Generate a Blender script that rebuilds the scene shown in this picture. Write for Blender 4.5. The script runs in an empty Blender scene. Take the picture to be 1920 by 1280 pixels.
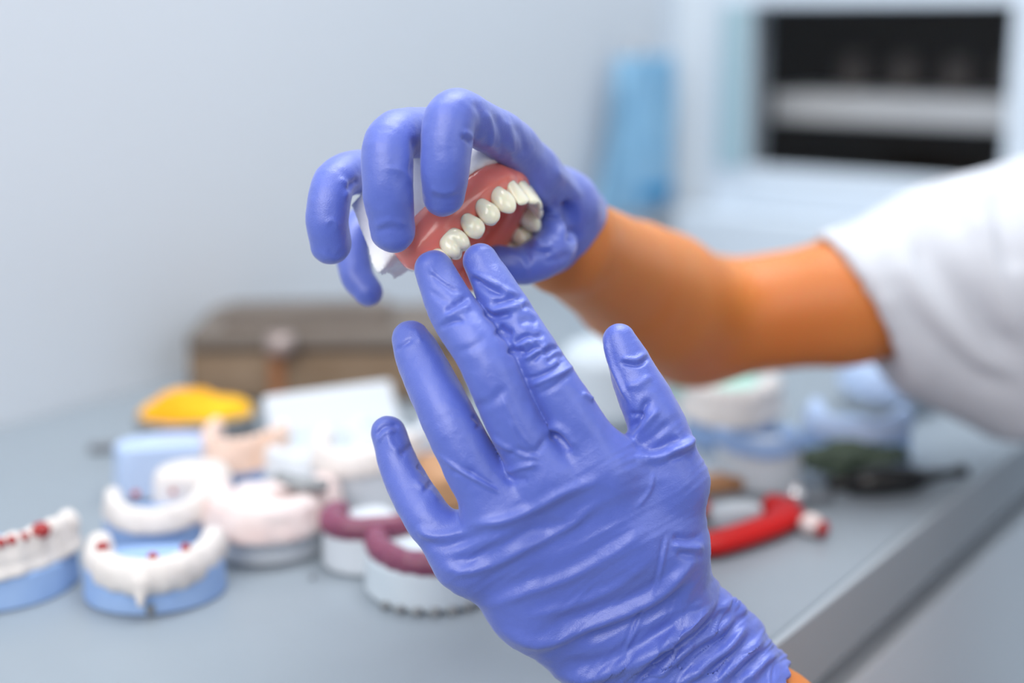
import bpy, bmesh, math, random
import numpy as np
from mathutils import Vector, Matrix
random.seed(7)
C = bpy.context.scene
COL = C.collection
PI = math.pi
# ------------------------------------------------------------------ camera
T = 0.76                                   # height of the worktop
F = 1920 * 50 / 36.0
TH = math.radians(12.93)
CAM = np.array([0.0, 0.0, T + 0.264])
RT = np.array([1.0, 0, 0]); FW = np.array([0, math.cos(TH), -math.sin(TH)]); DN = np.array([0, -math.sin(TH), -math.cos(TH)])
cd = bpy.data.cameras.new('camera'); cam = bpy.data.objects.new('camera', cd); COL.objects.link(cam)
cam.location = CAM; cam.rotation_euler = (PI/2 - TH, 0, 0)
cd.lens = 50; cd.sensor_width = 36; cd.clip_start = 0.02; cd.clip_end = 50
cd.dof.use_dof = True; cd.dof.focus_distance = 0.513; cd.dof.aperture_fstop = 2.9
C.camera = cam
# ------------------------------------------------------------------ light
w = bpy.data.worlds.new('world'); C.world = w; w.use_nodes = True
w.node_tree.nodes['Background'].inputs[0].default_value = (0.80, 0.90, 1.0, 1)
w.node_tree.nodes['Background'].inputs[1].default_value = 0.30
def area(name, loc, target, size, power, col=(1, 1, 1), sy=None):
    d = bpy.data.lights.new(name, 'AREA'); d.energy = power; d.color = col; d.size = size
    if sy: d.shape = 'RECTANGLE'; d.size_y = sy
    o = bpy.data.objects.new(name, d); COL.objects.link(o); o.location = loc
    o.rotation_euler = (Vector(target) - Vector(loc)).to_track_quat('-Z', 'Y').to_euler()
    return o
area('daylight_window', (-0.50, -0.50, T + 0.95), (0.0, 0.55, T + .15), 1.1, 24, (1.0, 0.98, 0.96))
area('ceiling_panel', (0.05, 0.95, T + 1.55), (0.05, 0.85, 0), 1.1, 40, (0.95, 0.98, 1.0))
area('room_window', (1.3, -.9, T + .9), (.3, .6, T - .1), 1.0, 12, (.95, .98, 1.0))
C.view_settings.view_transform = 'Standard'; C.view_settings.look = 'None'
C.view_settings.exposure = -0.36; C.view_settings.gamma = 1.0
try: C.view_settings.use_curve_mapping = False
except Exception: pass
# ------------------------------------------------------------------ geometry of the place
def P(px, py, Z): return CAM + FW*Z + RT*((px-960)/F*Z) + DN*((py-640)/F*Z)
def ray(px, py): return FW + RT*((px-960)/F) + DN*((py-640)/F)
def G(px, py, z=T):
    r = ray(px, py); return CAM + r*((z-CAM[2])/r[2])
D1 = np.array([math.sin(math.radians(35.5)), math.cos(math.radians(35.5)), 0.0])   # along the counter
N1 = np.array([D1[1], -D1[0], 0.0])                                                # out of the side wall
WN = -0.797; WS = 1.432; CDEP = 0.556
def K(s, t, z): return D1*s + N1*(t + WN) + np.array([0, 0, z])
def on_side(px, py, t=0.0):
    r = ray(px, py); k = (WN + t - CAM@N1)/(r@N1); return CAM + r*k
def on_back(px, py, off=0.0):
    r = ray(px, py); k = (WS - off - CAM@D1)/(r@D1); return CAM + r*k
AK = math.atan2(D1[1], D1[0])
# ------------------------------------------------------------------ materials
def mat(name, col, rough=0.5, spec=0.5, sss=0.0, sssr=(1, .5, .3), bump=None, var=None, metal=0.0, emit=None, trans=0.0, coat=0.0, sheen=0.0):
    m = bpy.data.materials.new(name); m.use_nodes = True; nt = m.node_tree; b = nt.nodes['Principled BSDF']
    b.inputs['Base Color'].default_value = (*col, 1); b.inputs['Roughness'].default_value = rough
    b.inputs['Specular IOR Level'].default_value = spec; b.inputs['Metallic'].default_value = metal
    if sss: b.inputs['Subsurface Weight'].default_value = 1.0; b.inputs['Subsurface Radius'].default_value = sssr; b.inputs['Subsurface Scale'].default_value = sss
    if trans: b.inputs['Transmission Weight'].default_value = trans
    if coat: b.inputs['Coat Weight'].default_value = coat; b.inputs['Coat Roughness'].default_value = .12
    if sheen: b.inputs['Sheen Weight'].default_value = sheen
    tc = nt.nodes.new('ShaderNodeTexCoord')
    if var:                                # (scale, amount, second colour)
        n = nt.nodes.new('ShaderNodeTexNoise'); n.inputs['Scale'].default_value = var[0]; n.inputs['Detail'].default_value = 5
        nt.links.new(tc.outputs['Object'], n.inputs['Vector'])
        r = nt.nodes.new('ShaderNodeMapRange'); r.inputs[1].default_value = .5 - var[1]; r.inputs[2].default_value = .5 + var[1]
        nt.links.new(n.outputs['Fac'], r.inputs[0])
        mx = nt.nodes.new('ShaderNodeMix'); mx.data_type = 'RGBA'; mx.inputs[6].default_value = (*col, 1); mx.inputs[7].default_value = (*var[2], 1)
        nt.links.new(r.outputs[0], mx.inputs[0]); nt.links.new(mx.outputs[2], b.inputs['Base Color'])
    if bump:                               # list of (scale, strength, distance)
        prev = None
        for sc, st, di in bump:
            n = nt.nodes.new('ShaderNodeTexNoise'); n.inputs['Scale'].default_value = sc; n.inputs['Detail'].default_value = 3
            nt.links.new(tc.outputs['Object'], n.inputs['Vector'])
            bp = nt.nodes.new('ShaderNodeBump'); bp.inputs['Strength'].default_value = st; bp.inputs['Distance'].default_value = di
            nt.links.new(n.outputs['Fac'], bp.inputs['Height'])
            if prev: nt.links.new(prev.outputs[0], bp.inputs['Normal'])
            prev = bp
        nt.links.new(prev.outputs[0], b.inputs['Normal'])
    return m
M = {}
M['wall'] = mat('wall_paint', (.63, .67, .725), .7, .2, bump=[(60, .1, .001)])
M['backwall'] = mat('back_wall_paint', (.62, .68, .74), .7, .2)
M['floor'] = mat('floor_vinyl', (.45, .49, .53), .5, .3, var=(6, .2, (.42, .46, .5)))
M['top'] = mat('laminate_top', (.265, .305, .345), .38, .4, var=(40, .3, (.255, .295, .335)))
M['edge'] = mat('laminate_edge', (.36, .40, .44), .45, .4)
M['cab'] = mat('cabinet_white', (.82, .87, .92), .4, .4)
M['dark'] = mat('channel_shade', (.03, .032, .036), .7, .2)  # near-black colour stands in for shade in the recess under the worktop
M['steel'] = mat('steel', (.75, .76, .78), .2, .5, metal=1.0)
M['glove'] = mat('nitrile', (.085, .130, .52), .40, .85, bump=[(2200, .38, .0003), (900, .16, .0004)], sheen=.22)
M['skin'] = mat('skin', (.58, .205, .048), .5, .42, sss=.004, bump=[(900, .12, .0004)], var=(30, .25, (.58, .18, .035)))
M['hair'] = mat('hair', (.05, .03, .02), .5)
M['shirt'] = mat('shirt_cotton', (.56, .58, .63), .9, .1, bump=[(1500, .15, .0003)])
M['gum'] = mat('denture_acrylic', (.80, .235, .19), .26, .5, sss=.0016, sssr=(1, .35, .3), coat=.35, bump=[(300, .06, .0005)])
M['tooth'] = mat('tooth_acrylic', (1.0, .88, .70), .2, .5, sss=.0012, sssr=(1, .8, .6), coat=.5)
M['plaster'] = mat('white_plaster', (.90, .90, .91), .75, .25, bump=[(500, .3, .0006), (120, .3, .001)], var=(90, .12, (.84, .84, .86)))
M['blueplaster'] = mat('blue_stone', (.27, .41, .70), .7, .25, bump=[(200, .3, .001)], var=(60, .2, (.32, .46, .72)))
M['paleblue'] = mat('pale_blue_stone', (.42, .54, .76), .7, .25, var=(60, .2, (.48, .58, .78)))
M['cream'] = mat('cream_stone', (.71, .67, .65), .65, .25, bump=[(300, .3, .0008)], var=(80, .2, (.66, .61, .58)))
M['pink'] = mat('pink_stone', (.72, .56, .53), .7, .25, bump=[(200, .3, .001)], var=(60, .2, (.72, .64, .63)))
M['peach'] = mat('peach_stone', (.80, .55, .42), .7, .25, var=(60, .2, (.82, .65, .58)))
M['redwax'] = mat('red_wax', (.34, .008, .008), .3, .5, coat=.3)
M['red'] = mat('red_plastic', (.50, .004, .004), .45, .3)
M['purple'] = mat('purple_wax', (.22, .055, .11), .4, .5, sss=.001)
M['greyplaster'] = mat('grey_white_plaster', (.53, .60, .66), .65, .25, var=(60, .2, (.57, .63, .68)))
M['white'] = mat('white_plastic', (.62, .66, .71), .45, .4)
M['board'] = mat('brown_board', (.20, .135, .085), .65, .25, var=(25, .25, (.29, .21, .145)), bump=[(120, .4, .002)])
M['boardtop'] = mat('brown_lid', (.095, .07, .052), .5, .3, var=(40, .2, (.14, .11, .09)))
M['greylid'] = mat('grey_lid', (.15, .125, .105), .5, .3, var=(30, .25, (.14, .11, .09)))
M['copper'] = mat('copper', (.38, .16, .07), .5, metal=.3)
M['knob'] = mat('pinkish_metal', (.36, .29, .27), .4, metal=.5)
M['yellow'] = mat('yellow_sponge', (.92, .50, .02), .8, .2, bump=[(400, .6, .002)], var=(30, .15, (.85, .38, .01)))
M['greytray'] = mat('grey_tray', (.17, .18, .19), .5, var=(300, .2, (.3, .31, .32)))
M['blackplastic'] = mat('black_plastic', (.008, .008, .008), .35, .5)
M['bristle'] = mat('green_bristles', (.035, .055, .04), .8, var=(300, .2, (.10, .14, .10)))
M['bluecloth'] = mat('blue_film', (.20, .43, .66), .45, .4, var=(9, .2, (.32, .55, .74)))
M['bluedeep'] = mat('deep_blue_film', (.02, .25, .52), .45, .4)
M['night'] = mat('dark_interior', (.030, .019, .014), .8, .1)
M['frame'] = mat('window_frame_paint', (.62, .69, .77), .45, .4)
M['reveal'] = mat('reveal_glass_edge', (.34, .48, .54), .4, .4)
M['shelf'] = mat('shelf_white', (.90, .91, .93), .5, .3)
M['glass'] = mat('clear_glass', (1, 1, 1), .02, .5, trans=1.0)
gm = M['glass']; nt = gm.node_tree; nt.nodes.remove(nt.nodes['Principled BSDF'])
tr_ = nt.nodes.new('ShaderNodeBsdfTransparent'); gs = nt.nodes.new('ShaderNodeBsdfGlossy'); gs.inputs['Roughness'].default_value = .03; mxs = nt.nodes.new('ShaderNodeMixShader'); mxs.inputs[0].default_value = .012
nt.links.new(tr_.outputs[0], mxs.inputs[1]); nt.links.new(gs.outputs[0], mxs.inputs[2]); nt.links.new(mxs.outputs[0], nt.nodes['Material Output'].inputs[0])
M['jar'] = mat('dim_jar', (.12, .10, .09), .5)
M['brown'] = mat('brown_wax', (.38, .19, .09), .6, var=(40, .2, (.5, .28, .14)))
M['greenish'] = mat('pale_green_plastic', (.40, .66, .56), .5)
M['speck'] = mat('grey_speck', (.2, .21, .23), .7)
# ------------------------------------------------------------------ object helpers
def tag(o, label=None, cat=None, group=None, kind=None):
    if label: o['label'] = label
    if cat: o['category'] = cat
    if group: o['group'] = group
    if kind: o['kind'] = kind
    return o
def empty(name, loc, label, cat, group=None):
    o = bpy.data.objects.new(name, None); COL.objects.link(o); o.location = loc; o.empty_display_size = .02
    return tag(o, label, cat, group)
def link(name, me, m, parent=None, smooth=True):
    me.materials.append(M[m] if isinstance(m, str) else m)
    if smooth: me.polygons.foreach_set('use_smooth', np.ones(len(me.polygons), bool))
    o = bpy.data.objects.new(name, me); COL.objects.link(o)
    if parent is not None:
        o.parent = parent; o.matrix_parent_inverse = Matrix.Translation(parent.location).inverted()
    return o
def np_mesh(name, V, Fc, m, parent=None, smooth=True):
    me = bpy.data.meshes.new(name)
    V = np.asarray(V, np.float32); Fc = np.asarray(Fc, np.int32); k = Fc.shape[1]
    me.vertices.add(len(V)); me.vertices.foreach_set('co', V.ravel())
    me.loops.add(Fc.size); me.loops.foreach_set('vertex_index', Fc.ravel())
    me.polygons.add(len(Fc)); me.polygons.foreach_set('loop_start', np.arange(0, Fc.size, k, dtype=np.int32))
    me.update(calc_edges=True); me.validate()
    return link(name, me, m, parent, smooth)
def bm_obj(name, bm, m, parent=None, smooth=False, bevel=0, seg=2):
    bmesh.ops.recalc_face_normals(bm, faces=bm.faces)
    me = bpy.data.meshes.new(name); bm.to_mesh(me); bm.free()
    o = link(name, me, m, parent, smooth)
    if bevel:
        b = o.modifiers.new('bevel', 'BEVEL'); b.width = bevel; b.segments = seg; b.limit_method = 'ANGLE'
        for p in me.polygons: p.use_smooth = True
        me.set_sharp_from_angle(angle=math.radians(40))
    return o
def hexa(name, pts8, m, parent=None, bevel=0.0):
    """box from 4 bottom + 4 top corners"""
    bm = bmesh.new(); v = [bm.verts.new(p) for p in pts8]
    for f in ((3, 2, 1, 0), (4, 5, 6, 7), (0, 1, 5, 4), (1, 2, 6, 5), (2, 3, 7, 6), (3, 0, 4, 7)): bm.faces.new([v[i] for i in f])
    return bm_obj(name, bm, m, parent, bevel=bevel)
def kbox(name, s0, s1, t0, t1, z0, z1, m, parent=None, bevel=0.0):
    q = [(s0, t0), (s1, t0), (s1, t1), (s0, t1)]
    return hexa(name, [K(s, t, z0) for s, t in q] + [K(s, t, z1) for s, t in q], m, parent, bevel)
def obox(name, c, ax, size, m, parent=None, bevel=0.0):
    """box centre c, rotation about z ax, size xyz"""
    x = np.array([math.cos(ax), math.sin(ax), 0]); y = np.array([-x[1], x[0], 0]); z = np.array([0, 0, 1.])
    a, b, d = np.array(size)/2
    q = [(-1, -1), (1, -1), (1, 1), (-1, 1)]; c = np.array(c, float)
    return hexa(name, [c+x*i*a+y*j*b-z*d for i, j in q] + [c+x*i*a+y*j*b+z*d for i, j in q], m, parent, bevel)
def tube(name, pts, rads, m, parent=None, n=20, squash=None, cap=True):
    """lofted round tube through points with per-point radii"""
    pts = [Vector(p) for p in pts]; bm = bmesh.new(); rings = []
    up = Vector((0, 0, 1))
    for i, p in enumerate(pts):
        d = (pts[min(i+1, len(pts)-1)] - pts[max(i-1, 0)]).normalized()
        u = d.cross(up) if abs(d.dot(up)) < .95 else d.cross(Vector((1, 0, 0)))
        u.normalize(); v = u.cross(d).normalized()
        s = squash or 1.0
        rings.append([bm.verts.new(p + u*rads[i]*math.cos(2*PI*k/n) + v*rads[i]*s*math.sin(2*PI*k/n)) for k in range(n)])
    for a, b in zip(rings, rings[1:]):
        for k in range(n): bm.faces.new((a[k], a[(k+1) % n], b[(k+1) % n], b[k]))
    if cap: bm.faces.new(rings[0]); bm.faces.new(rings[-1][::-1])
    return bm_obj(name, bm, m, parent, smooth=True)
# ------------------------------------------------------------------ numpy noise
def vnoise(p, seed=0):
    p = np.asarray(p, np.float64); i = np.floor(p).astype(np.int64); f = p - i; f = f*f*(3-2*f); out = 0
    for dx in (0, 1):
        for dy in (0, 1):
            for dz in (0, 1):
                h = (i[..., 0]+dx)*374761393 + (i[..., 1]+dy)*668265263 + (i[..., 2]+dz)*1274126177 + seed*974711
                h = (h ^ (h >> 13)) * 1103515245 & 0x7fffffff; h = (h ^ (h >> 11)) * 12345701 & 0x7fffffff
                r = (h & 0xffff)/65535.0
                wgt = (f[..., 0] if dx else 1-f[..., 0])*(f[..., 1] if dy else 1-f[..., 1])*(f[..., 2] if dz else 1-f[..., 2])
                out = out + r*wgt
    return out*2 - 1
# ------------------------------------------------------------------ implicit surfaces
def smin(a, b, k):
    if k <= 0: return np.minimum(a, b)
    h = np.maximum(k - np.abs(a-b), 0)/k
    return np.minimum(a, b) - h*h*k*.25
class Field:
    def __init__(s, lo, hi, h):
        s.lo = np.array(lo, float); s.h = h; s.n = np.ceil((np.array(hi)-s.lo)/h).astype(int)+1
        s.ax = [s.lo[i] + np.arange(s.n[i])*h for i in range(3)]; s.g = {}
    def grid(s, name):
        if name not in s.g: s.g[name] = np.full(s.n, 1.0 if s.h < .1 else 50.0, np.float32)
        return s.g[name]
    def sub(s, lo, hi):
        a = np.clip(np.floor((np.array(lo)-s.lo)/s.h).astype(int), 0, s.n); b = np.clip(np.ceil((np.array(hi)-s.lo)/s.h).astype(int)+1, 0, s.n)
        sl = tuple(slice(int(a[i]), int(b[i])) for i in range(3))
        X = np.meshgrid(*[s.ax[i][sl[i]] for i in range(3)], indexing='ij', sparse=True)
        return sl, X
    def put(s, name, sl, d, k, mode='u'):
        g = s.grid(name)
        if mode == 'u': g[sl] = smin(g[sl], d.astype(np.float32), k)
        else: g[sl] = -smin(-g[sl], d.astype(np.float32), k)         # carve d out
    def cone(s, name, a, b, ra, rb, k=0.002, flat=None, mode='u'):
        a = np.array(a, float); b = np.array(b, float); m = k*1.5+2*s.h+.002; R = max(ra, rb)+m
        sl, X = s.sub(np.minimum(a, b)-R, np.maximum(a, b)+R)
        ab = b-a; L2 = max(ab@ab, 1e-12); q = [X[i]-a[i] for i in range(3)]
        t = np.clip((q[0]*ab[0]+q[1]*ab[1]+q[2]*ab[2])/L2, 0, 1)
        r = [q[i]-t*ab[i] for i in range(3)]
        if flat is not None:                       # (axis, factor): squash along the axis
            n_, f_ = np.array(flat[0]), flat[1]; dn = r[0]*n_[0]+r[1]*n_[1]+r[2]*n_[2]; e = dn*(1/f_-1)
            r = [r[i]+e*n_[i] for i in range(3)]
        d = np.sqrt(r[0]**2+r[1]**2+r[2]**2) - (ra+(rb-ra)*t)
        s.put(name, sl, d, k, mode)
    def chain(s, name, pts, rads, k=.001, **kw):
        for i in range(len(pts)-1): s.cone(name, pts[i], pts[i+1], rads[i], rads[i+1], k, **kw)
    def ell(s, name, c, ax3, rad, k=.001, mode='u'):
        c = np.array(c, float); R = max(rad)+k*1.5+2*s.h; sl, X = s.sub(c-R, c+R); q = [X[i]-c[i] for i in range(3)]
        u = [(q[0]*ax[0]+q[1]*ax[1]+q[2]*ax[2])/rad[i] for i, ax in enumerate(ax3)]
        l = np.sqrt(u[0]**2+u[1]**2+u[2]**2)+1e-9
        l2 = np.sqrt((u[0]/rad[0])**2+(u[1]/rad[1])**2+(u[2]/rad[2])**2)+1e-9
        s.put(name, sl, l*(l-1)/l2, k, mode)
    def merge(s, names, ks):
        g = s.grid(names[0])
        for n, k in zip(names[1:], ks): g = smin(g, s.grid(n), k)
        return g
    def mesh(s, V):
        S = V < 0; n = s.n
        c = [(dx, dy, dz) for dx in (0, 1) for dy in (0, 1) for dz in (0, 1)]
        def sh(A, d): return A[d[0]:n[0]-1+d[0], d[1]:n[1]-1+d[1], d[2]:n[2]-1+d[2]]
        al = np.ones(n-1, bool); an = np.zeros(n-1, bool)
        for d in c: al &= sh(S, d); an |= sh(S, d)
        act = an & ~al; ijk = np.argwhere(act); idx = np.full(n-1, -1, np.int32); idx[act] = np.arange(len(ijk))
        pos = np.zeros((len(ijk), 3)); cnt = np.zeros(len(ijk))
        for d0 in c:
            for a in range(3):
                if d0[a]: continue
                d1 = list(d0); d1[a] = 1
                v0 = V[ijk[:, 0]+d0[0], ijk[:, 1]+d0[1], ijk[:, 2]+d0[2]]; v1 = V[ijk[:, 0]+d1[0], ijk[:, 1]+d1[1], ijk[:, 2]+d1[2]]
                mk = (v0 < 0) != (v1 < 0); t = np.where(mk, v0/np.where(mk, v0-v1, 1), 0)
                p = np.array(d0, float)[None].repeat(len(ijk), 0); p[:, a] += t
                pos += p*mk[:, None]; cnt += mk
        verts = s.lo + (ijk + pos/cnt[:, None])*s.h; quads = []
        for a in range(3):
            b, e = (a+1) % 3, (a+2) % 3
            sa = [slice(None)]*3; sb = [slice(None)]*3; sa[a] = slice(0, n[a]-1); sb[a] = slice(1, n[a])
            A = S[tuple(sa)]; B = S[tuple(sb)]; e_ = np.argwhere(A != B)
            e_ = e_[(e_[:, b] > 0) & (e_[:, e] > 0) & (e_[:, b] < n[b]-1) & (e_[:, e] < n[e]-1)]
            fl = A[e_[:, 0], e_[:, 1], e_[:, 2]]
            def I(db, de):
                q = e_.copy(); q[:, b] -= db; q[:, e] -= de; return idx[q[:, 0], q[:, 1], q[:, 2]]
            Q = np.stack([I(1, 1), I(0, 1), I(0, 0), I(1, 0)], 1); Q[~fl] = Q[~fl][:, ::-1]; quads.append(Q)
        Q = np.concatenate(quads); Q = Q[(Q >= 0).all(1)]
        return verts, Q
def relax(V, Q, it=3, lam=.5):
    e = np.concatenate([Q[:, [0, 1]], Q[:, [1, 2]], Q[:, [2, 3]], Q[:, [3, 0]]]); n = len(V)
    deg = np.bincount(e[:, 0], minlength=n)+np.bincount(e[:, 1], minlength=n)+1e-9
    for k in range(it*2):
        S = np.zeros_like(V); l = lam if k % 2 == 0 else -lam*.98
        for a in range(3): S[:, a] = np.bincount(e[:, 0], V[e[:, 1], a], n)+np.bincount(e[:, 1], V[e[:, 0], a], n)
        V = V + l*(S/deg[:, None]-V)
    return V
def normals(V, Q):
    fn = np.cross(V[Q[:, 2]]-V[Q[:, 0]], V[Q[:, 3]]-V[Q[:, 1]]); N = np.zeros_like(V)
    for j in range(4):
        for a in range(3): N[:, a] += np.bincount(Q[:, j], fn[:, a], len(V))
    return N/(np.linalg.norm(N, axis=1)[:, None]+1e-12)
def proj(V):
    q = V-CAM; Z = q@FW; return np.stack([960+F*(q@RT)/Z, 640+F*(q@DN)/Z], 1), Z
# ------------------------------------------------------------------ the room
def struct(o): return tag(o, kind='structure')
struct(hexa('floor', [(-2.5, -2.0, -.05), (3.5, -2.0, -.05), (3.5, 4.0, -.05), (-2.5, 4.0, -.05), (-2.5, -2.0, 0), (3.5, -2.0, 0), (3.5, 4.0, 0), (-2.5, 4.0, 0)], 'floor'))
struct(kbox('wall_left', -2.2, WS, -.10, 0, 0, 2.6, 'wall'))
# back wall with an opening for the window
wl = on_back(1418, 150); wr = on_back(1893, 150); wt = on_back(1650, 12); wb = on_back(1600, 320)
tl, tr = (wl@N1)-WN, (wr@N1)-WN; zt, zb = wt[2], wb[2]
def bbox_(name, t0, t1, z0, z1, s0, s1, m, parent=None, bevel=0): return kbox(name, s0, s1, t0, t1, z0, z1, m, parent, bevel)
bm = bmesh.new()
def addbox(bm, pts8):
    v = [bm.verts.new(p) for p in pts8]
    for f in ((3, 2, 1, 0), (4, 5, 6, 7), (0, 1, 5, 4), (1, 2, 6, 5), (2, 3, 7, 6), (3, 0, 4, 7)): bm.faces.new([v[i] for i in f])
def kpts(s0, s1, t0, t1, z0, z1):
    q = [(s0, t0), (s1, t0), (s1, t1), (s0, t1)]; return [K(s, t, z0) for s, t in q]+[K(s, t, z1) for s, t in q]
e = .002
for t0, t1, z0, z1 in ((-.1, tl-.045, 0, 2.6), (tr+.04, 2.6, 0, 2.6), (tl-.045, tr+.04, 0, zb-.09), (tl-.045, tr+.04, zt+.05, 2.6)):
    addbox(bm, kpts(WS, WS+.12, t0, t1, z0, z1))
struct(bm_obj('wall_back', bm, 'backwall'))
bm = bmesh.new()
for t0, t1, z0, z1 in ((tl-.045, tl-.002, zb-.09, zt+.05), (tr+.002, tr+.04, zb-.09, zt+.05), (tl-.002, tr+.002, zb-.05, zb-.001), (tl-.002, tr+.002, zt+.001, zt+.05)):
    addbox(bm, kpts(WS-.012, WS+.002, t0, t1, z0, z1))
win = struct(bm_obj('window_1', bm, 'frame', bevel=.002))
kbox('pane', WS-.006, WS-.003, tl-.002, tr+.002, zb-.001, zt+.001, 'glass', win)
kbox('sill', WS-.05, WS-.012, tl-.07, tr+.1, zb-.105, zb-.05, 'frame', win, .004)
# greenish reveal of the glass beside the pane
struct(kbox('trim_1', WS-.016, WS-.0125, tl-.036, tl-.003, zb-.002, zt+.002, 'reveal'))
struct(kbox('trim_2', WS-.03, WS-.001, tl-.17, tl-.10, T+.1, 2.6, 'frame', bevel=.003))
# dark space behind the pane
bm = bmesh.new()
for q in ((WS+.5, WS+.52, tl-.3, tr+.3, zb-.3, zt+.3), (WS+.121, WS+.5, tl-.32, tl-.3, zb-.3, zt+.3), (WS+.121, WS+.5, tr+.3, tr+.32, zb-.3, zt+.3),
          (WS+.121, WS+.5, tl-.3, tr+.3, zb-.32, zb-.3), (WS+.121, WS+.5, tl-.3, tr+.3, zt+.3, zt+.32)): addbox(bm, kpts(*q))
struct(bm_obj('trim_3', bm, 'night'))
# ------------------------------------------------------------------ counter
ct = empty('countertop', K(0, .27, T), 'long grey laminate worktop with a thick front edge along the side wall', 'worktop')
kbox('top_panel', -1.9, WS-.001, .001, CDEP, T-.036, T, 'top', ct, .002)
kbox('front_edge', -1.9, WS-.001, CDEP, CDEP+.004, T-.037, T-.0005, 'edge', ct, .001)
cb = empty('base_cabinet', K(0, .27, 0), 'white base cabinet with flat doors under the grey worktop', 'cabinet')
kbox('carcass', -1.9, WS-.001, .001, CDEP-.022, .0, T-.0375, 'dark', cb)
s = -1.88
while s < WS-.1:
    e2 = min(s+.597, WS-.01); kbox('door', s, e2, CDEP-.021, CDEP-.001, .10, T-.062, 'cab', cb, .002); s += .60
def catmull(pts, n=5):
    p = [np.array(q, float) for q in pts]; p = [2*p[0]-p[1]]+p+[2*p[-1]-p[-2]]; out = []
    for i in range(1, len(p)-2):
        for k in range(n):
            t = k/n; out.append(.5*((2*p[i])+(-p[i-1]+p[i+1])*t+(2*p[i-1]-5*p[i]+4*p[i+1]-p[i+2])*t*t+(-p[i-1]+3*p[i]-3*p[i+1]+p[i+2])*t**3))
    out.append(p[-2]); return out
# ------------------------------------------------------------------ person
L5 = lambda q: P(q[0], q[1], q[2])
def rr(q): return q[3]/F*q[2]
LH = dict(
 index=[(901, 489, .512, 33), (938, 556, .508, 41), (1024, 698, .502, 47), (1098, 820, .504, 53), (1135, 884, .508, 54)],
 middle=[(813, 505, .511, 36), (850, 583, .506, 47), (909, 672, .499, 51), (968, 800, .501, 53), (1030, 895, .506, 55)],
 ring=[(770, 636, .520, 36), (790, 678, .516, 45), (840, 783, .506, 51), (895, 893, .506, 55), (945, 975, .509, 56)],
 pinky=[(728, 812, .528, 33), (756, 890, .523, 39), (812, 983, .514, 46), (880, 1046, .514, 49)],
 thumb=[(1161, 637, .516, 31), (1199, 724, .514, 47), (1239, 812, .513, 54), (1263, 905, .515, 54)])
LPALM = [
 [(1135, 884, .508, 54), (1190, 1010, .515, 70), (1245, 1130, .530, 86)], [(1030, 895, .506, 55), (1195, 1160, .532, 84)],
 [(945, 975, .509, 56), (1140, 1185, .533, 82)], [(878, 1046, .514, 51), (1000, 1136, .525, 72), (1118, 1222, .537, 83)],
 [(1263, 905, .515, 54), (1254, 1040, .520, 62), (1245, 1130, .534, 86)],
 [(1135, 884, .508, 54), (1263, 905, .517, 50)], [(1135, 884, .510, 54), (1030, 895, .509, 55), (945, 975, .511, 55), (872, 1050, .515, 50)],
 [(1150, 960, .514, 55), (1254, 1000, .520, 50)], [(1150, 1000, .517, 60), (1000, 1060, .516, 60)], [(1180, 1080, .524, 62), (1030, 1110, .524, 62)]]
RH = dict(
 index=[(831, 366, .509, 40), (835, 310, .502, 47), (848, 219, .503, 50), (905, 236, .520, 45), (957, 268, .540, 46), (1000, 322, .560, 46)],
 middle=[(736, 432, .512, 42), (727, 345, .505, 49), (735, 262, .508, 49), (800, 250, .530, 47), (900, 262, .562, 47), (985, 330, .585, 47)],
 ring=[(620, 458, .528, 38), (614, 400, .524, 40), (635, 335, .530, 41), (700, 320, .555, 42), (820, 310, .585, 44), (980, 360, .605, 46)],
 pinky=[(690, 546, .566, 28), (667, 510, .570, 31), (665, 440, .580, 33), (740, 400, .600, 36), (960, 400, .620, 42)],
 thumb=[(935, 492, .561, 31), (982, 496, .562, 36), (1035, 467, .566, 42), (1034, 430, .582, 44), (1045, 400, .602, 46)])
RPALM = [
 [(1000, 322, .560, 46), (1062, 385, .590, 52)], [(985, 330, .585, 47), (1055, 400, .600, 58)],
 [(980, 360, .605, 46), (1055, 420, .612, 58)], [(960, 400, .620, 42), (1045, 440, .618, 58)],
 [(1062, 385, .590, 52), (1070, 410, .606, 54)]]
GLOVES = []
def hand(FG, LF, LPm, off=0.0, nm='h'):
    for f, ch in LF.items():
        cc = catmull([(*L5(q), rr(q)+off) for q in ch], 8)
        FG.chain(nm+f, [c[:3] for c in cc], [c[3] for c in cc], k=0.0)
    for ch in LPm:
        pts = [L5(q) for q in ch]; rd = [rr(q)+off for q in ch]
        FG.chain(nm+'palm', pts, rd, k=.010)
    fing = FG.merge([nm+k for k in LF], [.0012]*4)
    return smin(fing, FG.grid(nm+'palm'), .006)
person = empty('person', (.46, .60, 0.45), 'person in white short-sleeved shirt and violet gloves reaching in from the right', 'person')
# --- joints of the arms
wristR = P(1058, 452, .612); elbR = P(1308, 604, .79); shR = np.array([.40, .80, T+.155])
cuffR = P(1585, 566, .775)
wristL = P(1190, 1180, .536); elbL = P(2000, 1800, .56); shL = np.array([.46, .42, T+.16])
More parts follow.
